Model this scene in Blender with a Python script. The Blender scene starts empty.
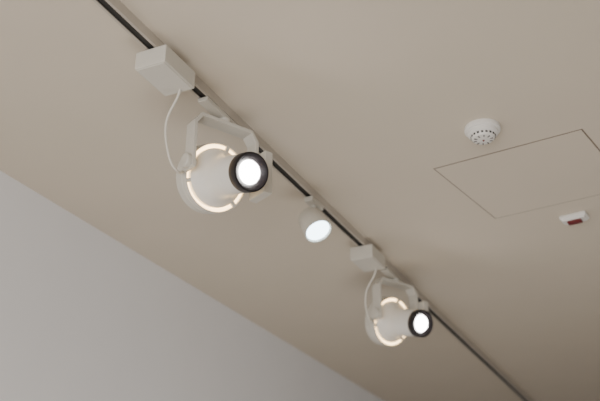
import bpy, bmesh, math
from mathutils import Vector, Matrix

scene = bpy.context.scene
H = 3.10
WALL_X = -2.194
TX = -1.259

# ---------------- materials ----------------
def mat(name, col, rough=0.5, metal=0.0, emit=None, estr=0.0, noise=0.0, nscale=40, bump=0.0, spec=0.5):
    m = bpy.data.materials.new(name); m.use_nodes = True
    nt = m.node_tree; b = nt.nodes["Principled BSDF"]
    b.inputs["Base Color"].default_value = (*col, 1)
    b.inputs["Roughness"].default_value = rough
    b.inputs["Metallic"].default_value = metal
    b.inputs["Specular IOR Level"].default_value = spec
    if emit:
        b.inputs["Emission Color"].default_value = (*emit, 1)
        b.inputs["Emission Strength"].default_value = estr
    if noise > 0 or bump > 0:
        tc = nt.nodes.new("ShaderNodeTexCoord")
        n = nt.nodes.new("ShaderNodeTexNoise"); n.inputs["Scale"].default_value = nscale
        n.inputs["Detail"].default_value = 4
        nt.links.new(tc.outputs["Object"], n.inputs["Vector"])
        if noise > 0:
            r = nt.nodes.new("ShaderNodeValToRGB")
            r.color_ramp.elements[0].position = 0.3
            r.color_ramp.elements[1].position = 0.7
            r.color_ramp.elements[0].color = (*[c*(1-noise) for c in col], 1)
            r.color_ramp.elements[1].color = (*[min(1, c*(1+noise)) for c in col], 1)
            nt.links.new(n.outputs["Fac"], r.inputs["Fac"])
            nt.links.new(r.outputs["Color"], b.inputs["Base Color"])
        if bump > 0:
            bp = nt.nodes.new("ShaderNodeBump"); bp.inputs["Strength"].default_value = bump
            bp.inputs["Distance"].default_value = 0.002
            nt.links.new(n.outputs["Fac"], bp.inputs["Height"])
            nt.links.new(bp.outputs["Normal"], b.inputs["Normal"])
    return m

M_ceil = mat("ceiling_paint", (0.67, 0.60, 0.50), 0.9, noise=0.012, nscale=3, spec=0.15)
M_wall = mat("wall_paint", (0.91, 0.91, 0.92), 0.9, noise=0.01, nscale=3, spec=0.15)
M_floor = mat("floor_oak", (0.42, 0.35, 0.26), 0.5, noise=0.2, nscale=5)
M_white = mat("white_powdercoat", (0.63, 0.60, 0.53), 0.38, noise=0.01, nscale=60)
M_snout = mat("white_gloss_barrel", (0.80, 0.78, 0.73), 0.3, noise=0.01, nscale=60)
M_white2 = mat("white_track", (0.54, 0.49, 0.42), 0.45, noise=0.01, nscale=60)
M_dark = mat("dark_channel", (0.03, 0.028, 0.026), 0.6, noise=0.05, nscale=60)
M_black = mat("black_anodised", (0.010, 0.007, 0.009), 0.4, noise=0.05, nscale=60)
M_lens = mat("lens_glow", (1, 1, 1), 0.3, emit=(1.0, 0.97, 0.93), estr=34)
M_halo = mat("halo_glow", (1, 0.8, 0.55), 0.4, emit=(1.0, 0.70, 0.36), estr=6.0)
M_led = mat("led_glow", (1, 1, 1), 0.3, emit=(0.70, 0.90, 1.0), estr=8)
M_cable = mat("cable_white", (0.70, 0.66, 0.58), 0.5, noise=0.01)
M_plastic = mat("detector_plastic", (0.82, 0.80, 0.76), 0.4, noise=0.01)
M_red = mat("red_lens", (0.15, 0.010, 0.012), 0.25, noise=0.05)
M_gap = mat("panel_gap", (0.24, 0.19, 0.15), 0.9, noise=0.05)

# ---------------- helpers ----------------
def finish(bm, name, mats, parent=None, smooth=False, bevel=0.0):
    bmesh.ops.recalc_face_normals(bm, faces=bm.faces)
    me = bpy.data.meshes.new(name); bm.to_mesh(me); bm.free()
    for m in mats: me.materials.append(m)
    ob = bpy.data.objects.new(name, me); scene.collection.objects.link(ob)
    if smooth:
        for p in me.polygons: p.use_smooth = True
    if bevel > 0:
        md = ob.modifiers.new("bev", 'BEVEL'); md.width = bevel; md.segments = 3; md.limit_method = 'ANGLE'
    if parent:
        ob.parent = parent
        ob.matrix_parent_inverse = Matrix.Translation(parent.location).inverted()
    return ob

def empty(name, loc):
    e = bpy.data.objects.new(name, None); e.location = loc; e.empty_display_size = 0.05
    scene.collection.objects.link(e); return e

def add_box(bm, c, size, R=None, mi=0):
    vs = []
    R = R or Matrix.Identity(3)
    for sx in (-1, 1):
        for sy in (-1, 1):
            for sz in (-1, 1):
                vs.append(bm.verts.new(Vector(c) + R @ Vector((sx*size[0]/2, sy*size[1]/2, sz*size[2]/2))))
    for f in [(0,1,3,2),(4,6,7,5),(0,4,5,1),(2,3,7,6),(0,2,6,4),(1,5,7,3)]:
        fc = bm.faces.new([vs[i] for i in f]); fc.material_index = mi

def box(name, c, size, m, parent=None, R=None, bevel=0.0):
    bm = bmesh.new(); add_box(bm, c, size, R)
    return finish(bm, name, [m], parent, bevel=bevel)

def frame(z):
    z = Vector(z).normalized()
    x = z.cross(Vector((0, 0, 1)))
    x = Vector((1, 0, 0)) if x.length < 1e-4 else x.normalized()
    y = z.cross(x)
    return Matrix((x, y, z)).transposed()

def lathe(name, prof, origin, axis, mats, parent=None, seg=64, smooth=True, mi=None):
    R = frame(axis); o = Vector(origin); bm = bmesh.new(); rings = []
    for r, z in prof:
        if r < 1e-6:
            rings.append([bm.verts.new(o + R @ Vector((0, 0, z)))])
        else:
            rings.append([bm.verts.new(o + R @ Vector((r*math.cos(2*math.pi*i/seg), r*math.sin(2*math.pi*i/seg), z))) for i in range(seg)])
    for k in range(len(rings)-1):
        a, b = rings[k], rings[k+1]
        for i in range(seg):
            j = (i+1) % seg
            if len(a) == 1 and len(b) == 1: continue
            if len(a) == 1: f = bm.faces.new((a[0], b[i], b[j]))
            elif len(b) == 1: f = bm.faces.new((a[i], a[j], b[0]))
            else: f = bm.faces.new((a[i], a[j], b[j], b[i]))
            if mi: f.material_index = mi[k]
    ob = finish(bm, name, mats, parent, smooth=smooth)
    md = ob.modifiers.new("es", 'EDGE_SPLIT'); md.split_angle = math.radians(32)
    return ob

def tube(name, pts, r, m, parent=None):
    cu = bpy.data.curves.new(name, 'CURVE'); cu.dimensions = '3D'
    cu.bevel_depth = r; cu.bevel_resolution = 4; cu.resolution_u = 16
    s = cu.splines.new('NURBS'); s.points.add(len(pts)-1)
    for p, q in zip(s.points, pts): p.co = (*q, 1)
    s.use_endpoint_u = True; s.order_u = 4
    cu.materials.append(m)
    ob = bpy.data.objects.new(name, cu); scene.collection.objects.link(ob)
    if parent:
        ob.parent = parent
        ob.matrix_parent_inverse = Matrix.Translation(parent.location).inverted()
    return ob

# ---------------- room ----------------
box("ceiling", ((WALL_X+5)/2, 3.5, H+0.05), (5-WALL_X+0.2, 13, 0.1), M_ceil)
box("wall_left", (WALL_X-0.05, 3.5, H/2), (0.1, 13, H), M_wall)
box("floor", ((WALL_X+5)/2, 3.5, -0.05), (5-WALL_X+0.2, 13, 0.1), M_floor)

# ---------------- lighting track ----------------
def track():
    bm = bmesh.new()
    y0, y1 = -1.0, 9.0; L = y1-y0; yc = (y0+y1)/2
    w, h = 0.036, 0.032
    add_box(bm, (TX, yc, H-0.0015), (w, L, 0.003))
    for s in (-1, 1):
        add_box(bm, (TX+s*(w/2-0.002), yc, H-0.003-(h-0.003)/2), (0.004, L, h-0.003))
        add_box(bm, (TX+s*(w/2-0.0055), yc, H-h+0.001), (0.004, L, 0.002))
    add_box(bm, (TX, yc, H-0.016), (w-0.010, L, 0.020), mi=1)
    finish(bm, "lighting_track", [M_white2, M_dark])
track()
TZ = H-0.032

# ---------------- projector spotlight ----------------
def projector(py):
    D = Vector((0.852, -0.436, -0.294)).normalized()
    Dh = Vector((D.x, D.y, 0)).normalized()
    P = Vector((-Dh.y, Dh.x, 0))         # pivot axis
    root = empty("projector_spotlight", (TX, py, TZ))
    piv = Vector((TX, py, 2.872))
    by = py-0.33
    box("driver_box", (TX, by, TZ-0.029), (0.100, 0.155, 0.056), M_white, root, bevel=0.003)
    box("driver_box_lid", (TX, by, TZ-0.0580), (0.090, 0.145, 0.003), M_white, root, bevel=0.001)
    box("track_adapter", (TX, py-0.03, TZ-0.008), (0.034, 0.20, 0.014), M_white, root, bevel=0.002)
    lathe("swivel", [(0, 0), (0.022, 0), (0.022, -0.014), (0, -0.014)], (TX, py, TZ-0.014), (0, 0, 1), [M_white], root, 32)
    # yoke
    W = 0.118; top = TZ-0.027
    prof = [(-W, piv.z-0.024), (-W, top-0.035), (-W+0.025, top), (W-0.025, top), (W, top-0.035), (W, piv.z-0.024)]
    bm = bmesh.new(); th = 0.012; hw = 0.024
    inp = [(-W+th, piv.z-0.024), (-W+th, top-0.040), (-W+0.030, top-th), (W-0.030, top-th), (W-th, top-0.040), (W-th, piv.z-0.024)]
    rows = []
    for (a, za), (b_, zb) in zip(prof, inp):
        row = []
        for (s, z) in ((a, za), (b_, zb)):
            for e in (-hw, hw):
                q = Vector((TX, py, 0)) + P*s + Dh*e; q.z = z
                row.append(bm.verts.new(q))
        rows.append(row)
    for k in range(len(rows)-1):
        a, c = rows[k], rows[k+1]
        bm.faces.new((a[0], a[1], c[1], c[0])); bm.faces.new((a[2], c[2], c[3], a[3]))
        bm.faces.new((a[0], c[0], c[2], a[2])); bm.faces.new((a[1], a[3], c[3], c[1]))
    for r in (rows[0], rows[-1]): bm.faces.new((r[0], r[2], r[3], r[1]))
    finish(bm, "yoke", [M_white], root, bevel=0.0015)
    for s, nm in ((-1, "tilt_knob"), (1, "tilt_knob_far")):
        lathe(nm, [(0, -0.02), (0.011, -0.02), (0.011, 0), (0.022, 0.0), (0.023, 0.003), (0.023, 0.013), (0.020, 0.016), (0, 0.016)],
              piv + P*s*W, P*s, [M_white], root, 40)
    Rb = Matrix((Dh, P, Vector((0, 0, 1)))).transposed()
    box("gear_housing", piv + P*(W+0.018) + Dh*0.012 + Vector((0, 0, 0.022)), (0.085, 0.030, 0.145), M_white, root, R=Rb, bevel=0.003)
    # body
    c = piv - D*0.034 + Vector((0, 0, -0.016))
    S = 1.07
    ro = 0.1015*S
    lathe("rear_drum", [(0, -0.062), (0.094, -0.062), (0.101, -0.060), (ro, -0.054), (ro, -0.020), (ro-0.002, -0.0185), (ro-0.002, -0.0165), (ro, -0.015), (ro, 0.006),
                        (ro-0.001, 0.008), (ro-0.003, 0.008), (ro-0.004, 0.006), (ro-0.004, -0.02), (0, -0.02)],
          c, D, [M_white, M_dark], root, 96, mi=[0]*12+[1])
    bm = bmesh.new(); R = frame(D)
    for i in range(9):
        a = (i-4)*0.014
        add_box(bm, c + R @ Vector((a, 0, -0.076)), (0.003, 0.10, 0.030), R=R)
    finish(bm, "cooling_fins", [M_white], root)
    lathe("halo_ring", [(0.088, -0.010), (ro-0.004, -0.002)], c, D, [M_halo], root, 96)
    bm = bmesh.new()
    for ang in (20, 140, 260):
        a = math.radians(ang)
        Rz = R @ Matrix.Rotation(a, 3, 'Z')
        add_box(bm, c + Rz @ Vector((0.098, 0, 0.001)), (0.014, 0.012, 0.010), R=Rz)
    finish(bm, "halo_clips", [M_white], root)
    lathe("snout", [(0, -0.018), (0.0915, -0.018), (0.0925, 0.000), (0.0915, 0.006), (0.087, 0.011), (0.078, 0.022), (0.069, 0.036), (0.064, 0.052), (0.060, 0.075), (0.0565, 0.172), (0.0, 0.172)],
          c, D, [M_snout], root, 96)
    lathe("front_bezel", [(0.0555, 0.168), (0.0580, 0.170), (0.0590, 0.173), (0.0590, 0.200), (0.0580, 0.204), (0.054, 0.205), (0.047, 0.202), (0.037, 0.194), (0.036, 0.188), (0.0, 0.188)],
          c, D, [M_black], root, 96)
    lathe("front_lens", [(0.0357, 0.190), (0.033, 0.196), (0.02, 0.200), (0, 0.201)], c, D, [M_lens], root, 64)
    for s, nm in ((-1, "trunnion"), (1, "trunnion_far")):
        lathe(nm, [(0, 0), (0.014, 0), (0.014, 0.02), (0, 0.02)], piv + P*s*(W-0.022), P*s, [M_white], root, 32)
    k = piv - P*(W+0.012)
    tube("power_cable", [(TX+0.012, by+0.060, TZ-0.055), (TX+0.010, by+0.060, TZ-0.09), (TX-0.045, by+0.065, TZ-0.13),
                         k + Vector((-0.012, -0.075, -0.01)), k + Vector((-0.008, -0.05, -0.05)), k + Vector((-0.0, -0.01, -0.058)),
                         c - D*0.04 - P*0.098], 0.0036, M_cable, root)
    return root
projector(2.090)
projector(3.640)

# ---------------- small track spotlight ----------------
def small():
    y = 2.764
    root = empty("track_spotlight", (TX, y, TZ))
    A = Vector((0.478, -0.19, -0.827)).normalized()
    box("track_adapter", (TX, y, TZ-0.0105), (0.034, 0.10, 0.020), M_white, root, bevel=0.002)
    lathe("stem", [(0, 0), (0.010, 0), (0.010, -0.055), (0, -0.055)], (TX, y, TZ-0.012), (0, 0, 1), [M_white], root, 24)
    c = Vector((TX-0.016, y-0.01, TZ-0.060))
    lathe("lamp_body", [(0, -0.004), (0.022, -0.004), (0.040, 0.001), (0.047, 0.012), (0.051, 0.055), (0.0525, 0.091), (0.052, 0.095), (0.049, 0.095), (0.0475, 0.089), (0, 0.087)],
          c, A, [M_white], root, 72)
    lathe("lamp_face", [(0.0450, 0.0895), (0.036, 0.0915), (0, 0.0925)], c, A, [M_led], root, 64)
    lathe("lamp_hinge", [(0, -0.02), (0.012, -0.02), (0.012, 0.02), (0, 0.02)], c, (0, 1, 0), [M_white], root, 24)
small()

# ---------------- smoke detector ----------------
def detector():
    x, y = -0.557, 2.557
    root = empty("smoke_detector", (x, y, H))
    lathe("mounting_base", [(0, 0), (0.058, 0), (0.059, -0.004), (0.058, -0.014), (0.055, -0.017), (0, -0.017)], (x, y, H), (0, 0, 1), [M_plastic], root, 64)
    lathe("sensor_head", [(0.050, -0.017), (0.049, -0.026), (0.044, -0.031), (0.040, -0.032), (0.0385, -0.040), (0.034, -0.045), (0.018, -0.048), (0, -0.048)], (x, y, H), (0, 0, 1), [M_plastic], root, 64)
    bm = bmesh.new()
    for i in range(18):
        a = 2*math.pi*i/18; R = Matrix.Rotation(a, 3, 'Z')
        add_box(bm, Vector((x, y, H-0.036)) + R @ Vector((0.0385, 0, 0)), (0.004, 0.007, 0.006), R=R)
    for i in range(10):
        a = 2*math.pi*i/10; R = Matrix.Rotation(a, 3, 'Z')
        add_box(bm, Vector((x, y, H-0.0462)) + R @ Vector((0.026, 0, 0)), (0.010, 0.003, 0.003), R=R)
    finish(bm, "vent_slots", [M_dark], root)
    lathe("indicator_dot", [(0, 0), (0.004, 0), (0.003, -0.003), (0, -0.003)], (x, y, H-0.0475), (0, 0, 1), [M_red], root, 16)
detector()

# ---------------- ceiling access panel ----------------
def hatch():
    A = Vector((-0.791, 2.764, 0)); B = Vector((-0.263, 2.705, 0)); C = Vector((-0.700, 3.279, 0))
    Dd = B + (C-A)
    root = empty("ceiling_access_panel", ((A+Dd)/2).to_tuple()[:2] + (H,))
    ctr = (A+Dd)/2
    def quad(sc_in, z0, z1, name, m):
        bm = bmesh.new(); vs = []
        for z in (z0, z1):
            for p in (A, B, Dd, C):
                d = p-ctr; q = ctr + d*(1-sc_in/d.length); q.z = z
                vs.append(bm.verts.new(q))
        bm.faces.new(vs[0:4]); bm.faces.new(vs[4:8])
        for i in range(4):
            j = (i+1) % 4; bm.faces.new((vs[i], vs[j], vs[4+j], vs[4+i]))
        return finish(bm, name, [m], root)
    quad(0.0, H, H-0.0010, "shadow_gap", M_gap)
    quad(0.0065, H, H-0.0018, "panel_door", M_ceil)
hatch()

# ---------------- red indicator ----------------
def indicator():
    x, y = -0.4105, 3.385
    root = empty("alarm_indicator_light", (x, y, H))
    R = Matrix.Rotation(math.radians(-8), 3, 'Z')
    box("base_plate", (x, y, H-0.009), (0.105, 0.060, 0.018), M_plastic, root, R=R, bevel=0.006)
    box("housing", (x, y, H-0.020), (0.090, 0.046, 0.008), M_plastic, root, R=R, bevel=0.003)
    bm = bmesh.new(); add_box(bm, Vector((x, y, H-0.028)), (0.056, 0.032, 0.010), R=R)
    finish(bm, "red_lens", [M_red], root, bevel=0.004)
indicator()

# ---------------- lights ----------------
w = bpy.data.worlds.new("world"); scene.world = w; w.use_nodes = True
w.node_tree.nodes["Background"].inputs[0].default_value = (0.95, 0.95, 0.97, 1)
w.node_tree.nodes["Background"].inputs[1].default_value = 0.26

def area(name, loc, target, size, power, col):
    l = bpy.data.lights.new(name, 'AREA'); l.energy = power; l.color = col
    l.shape = 'RECTANGLE'; l.size, l.size_y = size
    o = bpy.data.objects.new(name, l); o.location = loc
    o.rotation_euler = (Vector(target)-Vector(loc)).to_track_quat('-Z', 'Y').to_euler()
    scene.collection.objects.link(o)
area("added_rear_fill", (-0.2, -2.4, 1.1), (-2.0, 3.5, 2.2), (3.0, 1.8), 145, (1.0, 0.985, 0.98))  # added area light behind the camera, not a window; brightens near wall and ceiling
area("floor_bounce_fill", (-1.0, 2.9, 0.06), (-2.0, 2.9, 2.6), (1.4, 2.8), 30, (1.0, 0.98, 0.95))  # added area light, no real uplight; stands in for bounce off the floor

# ---------------- camera ----------------
cam = bpy.data.cameras.new("camera"); co = bpy.data.objects.new("camera", cam)
scene.collection.objects.link(co); scene.camera = co
cam.sensor_width = 36; cam.lens = 54.0
co.location = (0, 0, 1.6)
co.rotation_euler = (math.radians(90+25.85), 0, math.radians(25.47))
cam.dof.use_dof = True; cam.dof.focus_distance = 2.68; cam.dof.aperture_fstop = 2.4
